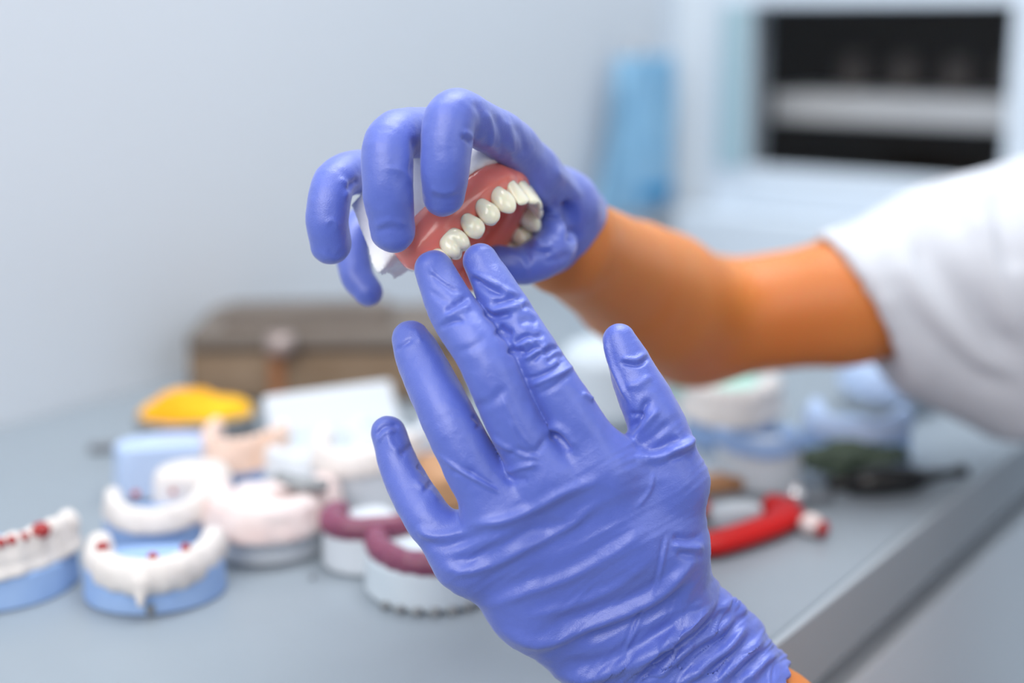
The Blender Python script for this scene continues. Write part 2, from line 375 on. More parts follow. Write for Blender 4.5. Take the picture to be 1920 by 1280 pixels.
# --- body: torso, neck, head, arms, one surface
B = Field((-.12, .30, T-.42), (.70, 1.0, T+.60), .0035)
mid = (shR+shL)/2
for a, b, ra, rb in ((mid+[.03, 0, -.02], mid+[.07, 0, -.25], .095, .10), (shR+[.03, -.05, -.02], shL+[.0, .06, -.02], .06, .06),
                     (mid+[.06, -.05, -.12], mid+[.08, -.05, -.44], .12, .125), (mid+[.06, .05, -.12], mid+[.08, .05, -.44], .12, .125),
                     (mid+[.03, 0, 0], mid+[.01, 0, .12], .055, .05)): B.cone('body', a, b, ra, rb, .05)
hd = mid + np.array([-.01, 0, .22])
B.ell('body', hd, np.eye(3), (.095, .075, .115), .02); B.cone('body', hd+[-.09, 0, -.01], hd+[-.105, 0, -.03], .010, .014, .012)
for sgn in (-1, 1):
    B.ell('body', hd+[.005, sgn*.077, -.01], np.eye(3), (.018, .008, .032), .006)
    B.ell('body', hd+[-.093, sgn*.03, .012], np.eye(3), (.012, .02, .012), .008, mode='c')
B.cone('body', hd+[-.088, -.022, -.062], hd+[-.088, .022, -.062], .006, .006, .006)
B.chain('armR', [P(1035, 440, .606), wristR, P(1185, 530, .70), elbR], [.0185, .0215, .0292, .0325], .008)
B.chain('armR', [elbR, cuffR, shR], [.0325, .0325, .055], .012)
B.cone('armR', P(1240, 560, .73), P(1290, 600, .77), .030, .031, .02)
B.chain('armL', [P(1160, 1120, .530), P(1200, 1190, .538), P(1420, 1368, .543), elbL], [.009, .0135, .0238, .035], .012)
B.chain('armL', [elbL, shL], [.036, .055], .02)
hR = hand(B, RH, RPALM, -.0045, 'r'); hL = hand(B, LH, LPALM, -.0050, 'l')
V = smin(B.grid('armR'), hR, .008); V = np.minimum(V, smin(B.grid('armL'), hL, .008)); V = smin(B.grid('body'), V, .03)
bv, bq = B.mesh(V); bv = relax(bv, bq, 4)
body = np_mesh('body', bv, bq, 'skin', person); del B, V
# hair cap
H = Field(hd-[.12, .12, .14], hd+[.14, .12, .16], .004)
H.ell('h', hd+[.012, 0, .012], np.eye(3), (.103, .088, .122), .001); H.ell('h', hd+[-.085, 0, -.045], np.eye(3), (.07, .075, .11), .01, mode='c')
H.ell('h', hd+[.0, 0, -.13], np.eye(3), (.10, .12, .07), .01, mode='c')
hv, hq = H.mesh(H.grid('h')); np_mesh('hair', relax(hv, hq, 2), hq, 'hair', person)
# --- gloves
CR = {1: (540, 130, 2.6125), 2: (640, 440, 2.4618), 3: (780, 760, 2.4615), 7: (1060, 1000, 3.84), 6: (860, 440, 5.333)}
# folds traced on the glove: (view, points, height mm (+ ridge, - crease), half width px, finger)
FOLD = [
 (3, [(110, 745), (210, 765), (360, 725), (520, 645), (700, 555), (850, 440)], 1.0, 9),
 (3, [(130, 700), (240, 715), (360, 670), (520, 590), (640, 540)], -.9, 11),
 (3, [(240, 548), (400, 535), (560, 470), (700, 395), (850, 345)], .8, 8),
 (3, [(270, 600), (450, 570), (620, 490), (760, 420)], -.6, 11),
 (3, [(330, 925), (500, 865), (700, 795), (900, 690), (1050, 590)], .7, 9),
 (3, [(300, 880), (480, 820), (700, 740), (880, 640), (1000, 560)], -.6, 13),
 (3, [(380, 1035), (560, 1095), (800, 1020), (1000, 945), (1130, 870), (1230, 770), (1325, 650)], 1.5, 10),
 (3, [(700, 1085), (880, 1035), (1050, 970), (1170, 905), (1270, 800)], -1.1, 11),
 (3, [(640, 1010), (800, 960), (960, 905), (1080, 850), (1160, 770)], -.7, 12),
 (3, [(500, 980), (700, 930), (900, 850), (1040, 750), (1110, 690)], .55, 8),
 (3, [(620, 1240), (760, 1260), (900, 1225), (1050, 1150), (1180, 1070), (1290, 960), (1350, 850)], 1.3, 9),
 (3, [(660, 1190), (820, 1190), (980, 1130), (1120, 1050), (1240, 960)], -.8, 11),
 (3, [(960, 1275), (1080, 1150), (1200, 1060), (1330, 950), (1390, 880)], 1.4, 10),
 (3, [(1000, 1275), (1120, 1180), (1240, 1100), (1330, 1040), (1400, 930)], -1.1, 9),
 (3, [(1090, 1275), (1200, 1170), (1300, 1080), (1420, 1020), (1460, 960)], 1.2, 9),
 (3, [(1180, 1275), (1290, 1180), (1400, 1100), (1480, 1000)], -1.0, 8), (3, [(1140, 1250), (1270, 1150), (1350, 1100), (1440, 1060)], -.8, 6),
 (3, [(1250, 1275), (1350, 1180), (1450, 1110), (1530, 1000)], 1.1, 7), (3, [(1320, 1275), (1420, 1180), (1500, 1120), (1540, 1050)], -.9, 7),
 (3, [(1390, 1275), (1480, 1190), (1560, 1120), (1600, 1070)], 1.0, 6), (3, [(1450, 1275), (1540, 1190), (1620, 1120)], -.8, 6),
 (3, [(1520, 1275), (1600, 1190), (1670, 1140)], .8, 6), (3, [(1410, 960), (1450, 900), (1490, 930), (1520, 980)], 1.0, 8),
 (3, [(1160, 600), (1130, 760), (1100, 880)], .35, 3), (3, [(1145, 600), (1115, 760), (1085, 880)], -.3, 3),
 (3, [(1060, 930), (1000, 1060), (960, 1140)], .5, 3), (3, [(1045, 930), (985, 1060), (945, 1140)], -.4, 4),
 (3, [(1010, 245), (1130, 235), (1230, 195), (1275, 145)], 1.2, 8), (3, [(1040, 215), (1130, 195), (1220, 150)], -.9, 9),
 (3, [(1180, 640), (1250, 655), (1325, 650)], .8, 6), (3, [(1180, 610), (1250, 618), (1325, 605)], -.7, 7), (3, [(1200, 680), (1260, 690), (1320, 700)], -.5, 6),
 (3, [(600, 125), (635, 100), (690, 130), (740, 205)], .9, 7), (3, [(615, 150), (650, 140), (690, 175), (720, 215)], -.9, 7),
 (3, [(430, 60), (480, 170), (560, 250)], .4, 3), (3, [(160, 280), (280, 340), (380, 400)], .5, 3), (3, [(230, 285), (300, 340), (370, 380)], -.35, 4),
 (3, [(410, 290), (440, 300), (480, 285), (560, 270)], .7, 5), (3, [(410, 320), (450, 345), (520, 340)], -.6, 6),
 (3, [(1100, 300), (1080, 390), (1020, 470)], .3, 3), (3, [(0, 560), (60, 600), (150, 600), (240, 575)], .7, 7), (3, [(20, 630), (120, 650), (230, 620), (330, 590)], -.6, 8),
 # index finger
 (6, [(105, 350), (200, 410), (330, 480), (500, 570), (680, 680)], .8, 6), (6, [(130, 420), (230, 500), (360, 560), (480, 580)], -1.3, 9),
 (6, [(320, 700), (440, 665), (560, 625), (660, 665)], -1.1, 7), (6, [(250, 740), (340, 820), (440, 805), (540, 775)], -1.1, 7),
 (6, [(270, 690), (330, 750), (430, 745), (560, 720), (640, 690)], .8, 8), (6, [(380, 930), (450, 980), (540, 1010)], -1.2, 10),
 (6, [(620, 740), (700, 705), (800, 765)], -.7, 5), (6, [(560, 1090), (640, 1030), (740, 995)], -.9, 5), (6, [(700, 1080), (760, 1020), (850, 1000)], -.8, 5),
 (6, [(600, 1200), (700, 1170), (760, 1130), (870, 1150)], -.9, 5), (6, [(720, 1270), (800, 1200), (880, 1150), (960, 1110)], -.9, 5), (6, [(860, 1210), (950, 1140), (1040, 1110)], -.8, 5),
 (6, [(560, 1130), (640, 1100), (720, 1060), (800, 1040)], .8, 5), (6, [(640, 1240), (720, 1210), (800, 1160), (900, 1110)], .8, 5), (6, [(500, 1130), (560, 1170), (660, 1150)], -1.0, 7),
 (6, [(600, 880), (700, 850), (800, 880)], -.5, 7), (6, [(1000, 1270), (1060, 1200), (1110, 1190)], -.7, 5), (6, [(880, 1280), (960, 1220), (1040, 1180)], -.7, 5),
 (2, [(850, 660), (900, 655), (980, 620), (1050, 565)], -.7, 4), (2, [(870, 700), (940, 670), (1010, 640), (1080, 600)], .7, 5), (2, [(900, 740), (980, 700), (1060, 640)], -.5, 5),
 (2, [(1110, 730), (1150, 755), (1165, 760)], .7, 4),
 # middle finger
 (2, [(400, 140), (440, 190), (500, 230), (560, 255)], .7, 5), (2, [(415, 175), (470, 220), (540, 262)], -.8, 5), (2, [(480, 360), (530, 320), (590, 285)], -1.0, 6),
 (2, [(450, 430), (510, 400), (570, 395)], -.7, 5), (2, [(470, 390), (530, 355), (600, 330)], .6, 6), (2, [(520, 540), (600, 520), (680, 470)], -.3, 8), (2, [(600, 800), (690, 770), (770, 700)], -.45, 10),
 (2, [(740, 740), (800, 870), (870, 980)], .4, 3), (2, [(690, 930), (760, 980), (850, 1020), (900, 1030)], .6, 5), (2, [(750, 1040), (800, 1000), (900, 1000), (950, 930)], -.5, 7), (2, [(400, 250), (470, 300), (560, 330)], -.3, 6),
 # ring
 (2, [(250, 535), (290, 505), (330, 480)], -.6, 4), (2, [(300, 450), (340, 440), (370, 500)], .4, 6), (2, [(440, 1010), (540, 1080), (640, 1140), (720, 1190)], .5, 4),
 (2, [(600, 830), (640, 870), (620, 900)], -.5, 5), (2, [(500, 1100), (560, 1090), (620, 1110)], -.4, 8),
 # pinky
 (2, [(160, 935), (190, 890), (240, 878), (270, 890)], -.7, 5), (2, [(165, 955), (200, 915), (250, 905)], .5, 5), (2, [(270, 1020), (310, 985), (350, 960)], -.6, 6),
 (2, [(215, 900), (225, 960), (270, 1010)], .4, 7), (2, [(350, 1060), (380, 1080), (400, 1110)], -.8, 6), (2, [(380, 1190), (410, 1150), (440, 1130)], -.8, 5), (2, [(330, 1130), (400, 1180), (450, 1230)], .5, 7),
 # thumb
 (2, [(1290, 590), (1370, 600), (1420, 562)], -.9, 4), (2, [(1290, 570), (1360, 575), (1410, 545)], .5, 5), (2, [(1215, 460), (1235, 560), (1270, 650), (1330, 780)], .8, 5),
 (2, [(1340, 900), (1375, 850), (1400, 790), (1430, 760)], -1.0, 6), (2, [(1340, 960), (1400, 880), (1470, 800)], .8, 7), (2, [(1350, 990), (1430, 940), (1520, 860)], -.6, 8),
 (2, [(1310, 700), (1370, 690), (1430, 650)], .5, 8), (2, [(1330, 830), (1380, 830), (1390, 860)], -.8, 5), (2, [(1500, 1000), (1590, 965), (1625, 930)], 1.0, 6), (2, [(1500, 1040), (1590, 1010), (1640, 990)], -.7, 7),
]
FOLDR = [
 (1, [(900, 160), (930, 190), (950, 240), (940, 300), (905, 360)], -.5, 7), (1, [(850, 330), (880, 345), (900, 365)], -1.0, 4), (1, [(860, 300), (890, 320), (915, 340)], .5, 4),
 (1, [(960, 200), (990, 260), (1000, 330), (985, 400)], .7, 6), (1, [(1010, 220), (1040, 290), (1050, 370), (1030, 440)], -.6, 7), (1, [(1060, 240), (1090, 310), (1100, 400), (1090, 460)], .6, 7),
 (1, [(1110, 270), (1150, 350), (1160, 430)], -.5, 7), (1, [(470, 480), (560, 500), (610, 570)], .3, 6), (1, [(610, 330), (620, 420), (600, 520)], -.6, 6),
 (1, [(690, 580), (760, 600), (830, 590)], .4, 6), (1, [(700, 620), (770, 640), (850, 610)], -.3, 6), (1, [(420, 770), (500, 740), (580, 760)], .4, 6), (1, [(430, 800), (500, 780), (570, 800)], -.3, 6),
 (1, [(250, 530), (290, 570), (280, 640)], .5, 5), (1, [(285, 600), (310, 560), (350, 540)], -.8, 5), (1, [(190, 880), (240, 910), (290, 870)], -.3, 6), (1, [(180, 760), (220, 740), (250, 780)], .4, 5),
 (1, [(1190, 560), (1260, 640), (1330, 720), (1390, 800)], 1.0, 9), (1, [(1270, 640), (1330, 700), (1360, 760)], -.9, 8), (1, [(1230, 740), (1300, 760), (1390, 820)], .9, 9),
 (1, [(1360, 640), (1388, 700), (1398, 790), (1400, 850)], -4.5, 11), (1, [(1170, 820), (1190, 880), (1250, 900), (1290, 890)], -1.1, 6), (1, [(1140, 830), (1170, 900), (1180, 960)], -.9, 6),
 (1, [(1210, 830), (1240, 860), (1300, 870)], .9, 6), (1, [(1060, 870), (1150, 940), (1160, 1010)], .6, 8), (1, [(1240, 940), (1320, 930), (1390, 900)], -.5, 8), (1, [(1300, 480), (1380, 560), (1440, 640)], .6, 8),
]
def seg_fold(px, pts, w):
    """signed fold weight of every vertex: 1 on the line, fading over w and towards its ends"""
    pts = np.array(pts, float); L = np.r_[0, np.cumsum(np.linalg.norm(np.diff(pts, axis=0), axis=1))]
    out = np.full(len(px), 1e9); s = np.zeros(len(px))
    for i in range(len(pts)-1):
        a, b = pts[i], pts[i+1]; ab = b-a; t = np.clip(((px-a)@ab)/(ab@ab), 0, 1); d = np.linalg.norm(px-a-t[:, None]*ab, axis=1)
        mk = d < out; out[mk] = d[mk]; s[mk] = (L[i]+t*(L[i+1]-L[i]))[mk]
    u = s/L[-1]; taper = np.clip(np.minimum(u, 1-u)*5+.12, 0, 1); return np.exp(-(out/w)**2)*taper
def add_folds(V, Q, folds, gain=1.0):
    N = normals(V, Q); px, Z = proj(V); vis = np.clip(-(N@FW)*2.2+.25, 0, 1); disp = np.zeros(len(V))
    for view, pts, hgt, wd in folds:
        ox, oy, sc = CR[view]; pp = [(ox+x/sc, oy+y/sc) for x, y in catmull(pts, 4)]; q = np.array(pp)
        m = (px[:, 0] > q[:, 0].min()-4*wd) & (px[:, 0] < q[:, 0].max()+4*wd) & (px[:, 1] > q[:, 1].min()-4*wd) & (px[:, 1] < q[:, 1].max()+4*wd)
        disp[m] += seg_fold(px[m], pp, wd*(1.25 if view == 3 else 1.0))*hgt*.001*gain*(1.15 if view == 3 else 1.0)
    return V + N*(disp*vis)[:, None], N
# left glove
FL = Field((-.062, .44, T-.022), (.112, .575, T+.213), .00062)
h_ = hand(FL, LH, LPALM, 0.0, 'l')
FL.chain('cuff', [P(1185, 1150, .532), P(1255, 1225, .537), P(1395, 1338, .541), P(1500, 1420, .544)], [.0225, .0255, .0262, .027], .004, flat=(FW, .86))
FL.cone('cuff', P(1262, 1120, .535), P(1368, 1212, .538), .015, .0145, .006)
V = smin(h_, FL.grid('cuff'), .006)
# open end of the cuff: cut by a plane, hollow inside around the forearm
ce = P(1462, 1256, .54); cn = P(1563, 1335, .54)-P(1462, 1256, .54); cn /= np.linalg.norm(cn)
X, Y, Zg = np.meshgrid(*FL.ax, indexing='ij', sparse=True)
q3 = (X-ce[0])*cn[0]+(Y-ce[1])*cn[1]+(Zg-ce[2])*cn[2]
wob = .0011*np.sin(X*520+Zg*300)+.0008*np.sin(Zg*1100+Y*700)
V = np.maximum(V, (q3+wob).astype(np.float32))
FL.g['in'] = np.full(FL.n, 1.0, np.float32)
FL.chain('in', [P(1300, 1268, .538), P(1395, 1338, .541), P(1560, 1470, .546)], [.020, .0252, .0262], .002, flat=(FW, .88))
V = np.maximum(V, -FL.grid('in'))
lv, lq = FL.mesh(V); lv = relax(lv, lq, 8); del FL, V
N = normals(lv, lq); px, Zd = proj(lv)
# loose stretched nitrile on the back of the hand and the crumpled cuff
a = px@np.array([.50, .866]); b = px@np.array([.866, -.50]); wz = vnoise(np.stack([a/90, b/160, Zd*30], 1), 3)*34
f1 = vnoise(np.stack([(a+wz)/15, b/120, Zd*60], 1), 1); f2 = vnoise(np.stack([(a+wz)/8, b/70, Zd*60], 1), 2)
along = (px-np.array([1000., 900.]))@np.array([.55, .835])
pm = np.clip((along+10)/90, 0, 1); cm = np.clip((along-300)/110, 0, 1)
a2 = px@np.array([.80, .60]); b2 = px@np.array([-.60, .80]); w2 = vnoise(np.stack([a2/60, b2/60, Zd*30], 1), 9)*30
f3 = vnoise(np.stack([(a2+w2)/11, (b2)/48, Zd*60], 1), 5); f4 = vnoise(np.stack([(a2+w2)/6, (b2-w2)/30, Zd*60], 1), 6)
rg = lambda x: 1-np.abs(x)*2
disp = pm*(1-cm)*(.00016*rg(f1)+.00004*f2) + cm*(.00060*rg(f3)+.00018*f4+.0003*rg(f1))
n5 = vnoise(lv*160, 7)*.00022+vnoise(lv*420, 8)*.00008
lv = lv + N*(disp+n5)[:, None]
lv, N = add_folds(lv, lq, FOLD, 1.45)
gl = np_mesh('glove', lv, lq, 'glove', person); tag(gl, 'wrinkled violet nitrile glove on the near hand, fingers spread')
# right glove
FR = Field((-.085, .462, T+.135), (.05, .66, T+.30), .0007)
h_ = hand(FR, RH, RPALM, 0.0, 'r')
FR.chain('cuff', [P(1045, 385, .598), P(1076, 400, .618)], [.0120, .0128], .006)
FR.chain('cuff', [P(1030, 430, .602), P(1085, 465, .632)], [.0205, .0232], .008)
V = smin(h_, FR.grid('cuff'), .006)
ce = P(1122, 392, .618); cn = RT*.82+DN*.40+FW*.40; cn /= np.linalg.norm(cn)
X, Y, Zg = np.meshgrid(*FR.ax, indexing='ij', sparse=True)
V = np.maximum(V, ((X-ce[0])*cn[0]+(Y-ce[1])*cn[1]+(Zg-ce[2])*cn[2]+.001*np.sin(X*400+Zg*500)).astype(np.float32))
V = smin(V, FR.grid('rthumb'), .0012)
rv, rq = FR.mesh(V); rv = relax(rv, rq, 8); del FR, V
N = normals(rv, rq); rv = rv + N*(vnoise(rv*150, 17)*.00028+vnoise(rv*400, 18)*.00009)[:, None]
rv, N = add_folds(rv, rq, FOLDR, 1.2)
gr = np_mesh('glove', rv, rq, 'glove', person); tag(gr, 'violet nitrile glove on the far hand, fingers curled around the plaster model')
# --- shirt
S = Field((.10, .36, T-.40), (.72, 1.0, T+.30), .004)
for a, b, ra, rb in ((mid+[.03, 0, -.02], mid+[.07, 0, -.25], .11, .12), (shR+[.03, -.05, -.02], shL+[.0, .06, -.02], .075, .075),
                     (mid+[.06, -.05, -.12], mid+[.08, -.05, -.40], .14, .145), (mid+[.06, .05, -.12], mid+[.08, .05, -.40], .14, .145)): S.cone('s', a, b, ra, rb, .05)
sl1 = P(1490, 570, .775)
S.chain('s', [sl1, P(1625, 562, .775), P(1760, 535, .79), shR+[0, 0, -.02]], [.0355, .0366, .0505, .080], .02)
S.cone('s', P(1850, 525, .80), shR+[0, 0, -.015], .056, .075, .02)
S.cone('s', P(1720, 650, .78), P(1900, 690, .80), .022, .042, .03)
S.chain('s', [shL, shL+(elbL-shL)*.55], [.075, .055], .03)
V = S.grid('s'); X, Y, Zg = np.meshgrid(*S.ax, indexing='ij', sparse=True)
ca = P(1530, 440, .775); cb2 = P(1660, 672, .775); v1 = cb2-ca; v1 /= np.linalg.norm(v1); nn = np.cross(v1, FW); nn /= np.linalg.norm(nn)
if nn@(cuffR-elbR) > 0: nn = -nn
dcut = (X-ca[0])*nn[0]+(Y-ca[1])*nn[1]+(Zg-ca[2])*nn[2]
V = np.maximum(V, dcut.astype(np.float32))
inn = Field.__new__(Field); inn.__dict__ = dict(lo=S.lo, h=S.h, n=S.n, ax=S.ax, g={})
inn.chain('i', [P(1450, 577, .775), P(1640, 562, .776)], [.0340, .0345], .004)
V = np.maximum(V, -inn.grid('i'))
lc = shL+(elbL-shL)*.48; ln = (elbL-shL)/np.linalg.norm(elbL-shL)
dl = (X-lc[0])*ln[0]+(Y-lc[1])*ln[1]+(Zg-lc[2])*ln[2]
near = ((X-lc[0])**2+(Y-lc[1])**2+(Zg-lc[2])**2 < .012)
V = np.where(near, np.maximum(V, dl), V).astype(np.float32)
sv, sq = S.mesh(V); sv = relax(sv, sq, 5)
CR[5] = (1480, 260, 2.3704)
FS = [(5, [(160, 420), (165, 560), (260, 760), (430, 960)], .8, 9), (5, [(560, 360), (620, 520), (760, 700), (900, 880), (1040, 1000)], -5.5, 26), (5, [(480, 440), (520, 620), (640, 800), (800, 950), (1000, 1080)], 5.0, 24),
      (5, [(440, 480), (480, 640), (560, 780), (680, 900), (860, 1040), (1040, 1130)], -4.5, 22), (5, [(420, 420), (400, 560), (440, 700), (480, 800)], 2.2, 14), (5, [(850, 300), (880, 520), (960, 760), (1040, 900)], 4.0, 24),
      (5, [(930, 200), (960, 420), (1020, 600)], -4.0, 22), (5, [(700, 200), (720, 320), (760, 420)], -2.0, 16), (5, [(330, 640), (400, 780), (480, 900)], -1.5, 16), (5, [(780, 230), (800, 330), (830, 430)], 2, 14)]
sv, N = add_folds(sv, sq, FS, 1.0)
sh = np_mesh('shirt', sv, sq, 'shirt', person); tag(sh, 'white cotton short-sleeved shirt'); del S, V, inn
# ------------------------------------------------------------------ denture on its plaster model
def cv(x, y, z): v = RT*x+DN*y+FW*z; return v/np.linalg.norm(v)
Fd = cv(.668, -.735, -.11); Lx = cv(.285, .113, .952); Lx = Lx-(Lx@Fd)*Fd; Lx /= np.linalg.norm(Lx); Oo = cv(.687, .667, -.285)
Oo = Oo-(Oo@Fd)*Fd; Oo = Oo-(Oo@Lx)*Lx; Oo /= np.linalg.norm(Oo)
D0 = P(1012, 384, .545)
def D(l, f, o): return D0 + (Lx*l+Fd*f+Oo*o)*.001
TE = [('central', 4.3, -.6, 8.6, 12.0, 4.2), ('lateral', 11.6, -3.0, 7.0, 11.4, 4.2), ('canine', 17.8, -8.2, 8.4, 12.0, 6.8), ('premolar', 21.8, -15.0, 7.6, 10.8, 8.2),
      ('premolar', 24.2, -22.2, 7.6, 10.0, 8.6), ('molar', 26.2, -31.0, 10.2, 9.2, 9.8), ('molar', 27.0, -39.8, 8.8, 7.6, 9.4)]
den = empty('denture', D(0, -20, -8), 'pink upper denture with cream teeth seated on the white plaster model', 'denture')
arch = [(l, f) for _, l, f, *_ in TE]
def arch_pt(side, u):
    a = [(0, .6)]+[(side*l, f) for l, f in arch]+[(side*27, -42), (side*26, -43.5)]
    i = min(int(u), len(a)-2); t = u-i; return (a[i][0]*(1-t)+a[i+1][0]*t, a[i][1]*(1-t)+a[i+1][1]*t)
dlo = np.min([D(l, f, o) for l in (-40, 40) for f in (-60, 14) for o in (-34, 4)], 0); dhi = np.max([D(l, f, o) for l in (-40, 40) for f in (-60, 14) for o in (-34, 4)], 0)
DF = Field(dlo, dhi, .0006)
for sd in (-1, 1):
    us = np.linspace(0, 9, 28); pr = None
    for u in us:
        l, f = arch_pt(sd, u); ll, ff = arch_pt(sd, min(u+.2, 9)); lm, fm = arch_pt(sd, max(u-.2, 0)); tx, ty = ll-lm, ff-fm; nn_ = math.hypot(tx, ty)
        ox, oy = (-ty/nn_*-1*sd*-1, tx/nn_*sd*1)   # outward normal
        if (ox*l+oy*(f+25)) < 0: ox, oy = -ox, -oy
        pst = min(max((u-2.5)/3, 0), 1)
        rows = [((l-ox*(.9+1.2*pst), f-oy*(.9+1.2*pst)), -12.2+1.2*pst, 2.6+1.5*pst), ((l+ox*.3, f+oy*.3), -14.2, 3.5+1.4*pst), ((l+ox*(1.2-.4*pst), f+oy*(1.2-.4*pst)), -17.2-1.0*pst, 2.8+1.3*pst)]
        if pr:
            for (a0, o0, r0), (a1, o1, r1) in zip(pr, rows): DF.cone('gum', D(*a0, o0), D(*a1, o1), r0*.001, r1*.001, .0025)
        for i in range(2): DF.cone('gum', D(*rows[i][0], rows[i][1]), D(*rows[i+1][0], rows[i+1][1]), rows[i][2]*.001, rows[i+1][2]*.001, .0025)
        pr = rows
for f in np.arange(-43, 1, 1.6):            # palate vault
    hw = 26 if f < -20 else max(4, 26*math.sqrt(max(0, 1-((f+20)/22.)**2)))
    pts = [D(l_, f, -20.5+ (abs(l_)/hw)**2.2*8.5) for l_ in np.linspace(-hw, hw, 9)]
    DF.chain('gum', pts, [.0014]*9, .0015)
for _, l, f, w_, h2, th in TE:               # root eminences
    for sd in (-1, 1): DF.cone('gum', D(sd*l*.99, f-.3, -h2+.6), D(sd*l*1.03, f+.5, -h2-5.5), (w_*.36)*.001, (w_*.24)*.001, .003)
DF.ell('gum', D(0, 4.4, -17.5), (Lx, Fd, Oo), (.0022, .003, .0035), .003, mode='c')   # frenum notch
V = DF.grid('gum'); dv, dq = DF.mesh(V); dv = relax(dv, dq, 4); N = normals(dv, dq); dv = dv+N*(vnoise(dv*220, 4)*.00012)[:, None]
np_mesh('denture_base', dv, dq, 'gum', den); del DF, V
def lobes(kind, w, h, th):
    Fl = Field((-w*.75, -th*.75, -h*1.35), (w*.75, th*.75, 1.6), .30); I3 = np.eye(3)
    if kind == 'molar':
        for sx in (-1, 1):
            Fl.ell('t', (sx*w*.235, th*.13, -h*.46), I3, (w*.285, th*.33, h*.50), 1.1); Fl.ell('t', (sx*w*.22, -th*.20, -h*.46), I3, (w*.27, th*.28, h*.46), 1.1)
        Fl.ell('t', (0, 0, -h*.75), I3, (w*.40, th*.40, h*.42), 1.6)
    elif kind == 'premolar':
        Fl.ell('t', (0, th*.13, -h*.37), I3, (w*.50, th*.34, h*.385), .8); Fl.ell('t', (0, th*.10, -h*.66), I3, (w*.30, th*.30, h*.40), 3.0); Fl.ell('t', (0, -th*.22, -h*.46), I3, (w*.42, th*.26, h*.40), 1.2); Fl.ell('t', (0, 0, -h*.80), I3, (w*.36, th*.36, h*.36), 1.6)
    else:
        Fl.ell('t', (0, th*.05, -h*.37), I3, (w*.50, th*.40, h*.385), .6); Fl.ell('t', (0, th*.05, -h*.68), I3, (w*.30, th*.32, h*.40), 3.0); Fl.ell('t', (0, -th*.08, -h*.66), I3, (w*.38, th*.42, h*.42), 1.4); Fl.ell('t', (0, th*.02, -h*.18), I3, (w*.25, th*.26, h*.22), 1.2)
    v, q = Fl.mesh(Fl.grid('t')); return relax(v, q, 2), q
def tooth_mesh(kind, w, h, th, n=26, m=34):
    """crown along -z (root) .. 0 (edge); x across, y outward"""
    V = []; Fc = []
    for i in range(m+1):
        u = i/m; z = -h*1.12 + (h*1.12)*u        # root to edge
        if kind == 'molar' or kind == 'premolar':
            prof = (.70+.30*math.sin(min(u, .62)/.62*PI/2))*(1 if u < .72 else math.sqrt(max(0, 1-((u-.72)/.28)**2.4))); wx = w/2*prof
            wy = th/2*(.74+.26*math.sin(min(u, .45)/.45*PI/2))*(1 if u < .50 else math.sqrt(max(0, 1-((u-.50)/.50)**2.6)))
        else:
            taper = .62+.38*math.sin(min(u/.72, 1)*PI/2); cap_ = 1 if u < .90 else math.sqrt(max(0, 1-((u-.90)/.10)**2))
            pointy = 1 if kind != 'canine' else (1 if u < .62 else math.sqrt(max(0, 1-((u-.62)/.38)**2.4)))
            wx = w/2*taper*cap_*pointy; wy = th/2*(1.0-.66*u**1.3)*(1 if u < .93 else math.sqrt(max(0, 1-((u-.93)/.07)**2)))+.02
        for k in range(n):
            a = 2*PI*k/n; c, s_ = math.cos(a), math.sin(a); ex = .78
            x = wx*math.copysign(abs(c)**ex, c); y = wy*math.copysign(abs(s_)**ex, s_)
            if kind in ('incisor', 'canine'): y += .9*(1-u)*0 - 1.1*(u-.35)**2 + (.35*math.cos(x/(w/2)*1.2) if s_ > 0 else 0)
            if kind == 'molar' and s_ > 0: y -= .75*math.exp(-(x/.75)**2)*(u > .3)*min(1, (u-.3)*3)
            zz = z
            if kind == 'molar': zz -= .9*math.exp(-(x/1.0)**2)*max(0, u-.5)*2 * (1)
            if kind == 'premolar' and u > .6: zz += .5*(u-.6)/.4*(math.cos(x/(w/2)*PI)*.5)
            V.append((x, y, zz))
    for i in range(m):
        for k in range(n): Fc.append((i*n+k, i*n+(k+1) % n, (i+1)*n+(k+1) % n, (i+1)*n+k))
    return V, Fc
for sd in (-1, 1):
    for i, (kind, l, f, w_, h2, th) in enumerate(TE):
        kk = kind if kind in ('canine', 'premolar', 'molar') else 'incisor'
        Vt, Ft = tooth_mesh(kk, w_*1.0, h2, th) if kk == 'incisor' else lobes(kk, w_, h2, th)
        l0, f0 = arch_pt(sd, i+.6); l1, f1_ = arch_pt(sd, i+1.4); tx = np.array([l1-l0, f1_-f0]); tx /= np.linalg.norm(tx); on = np.array([tx[1], -tx[0]])
        if on@np.array([sd*l, f+25]) < 0: on = -on
        W = []
        for x, y, z in Vt:
            q = np.array([sd*l, f])+tx*x+on*(y+ (.3 if kk in ('incisor', 'canine') else .2) + z*(-.10)); W.append(D(q[0], q[1], z+(-.3 if kind == 'lateral' else 0)-(.10*max(0, i-4)*4)))
        Ft = np.array(Ft); Wn = np.array(W)
        np_mesh(kk, Wn, Ft, 'tooth', den)
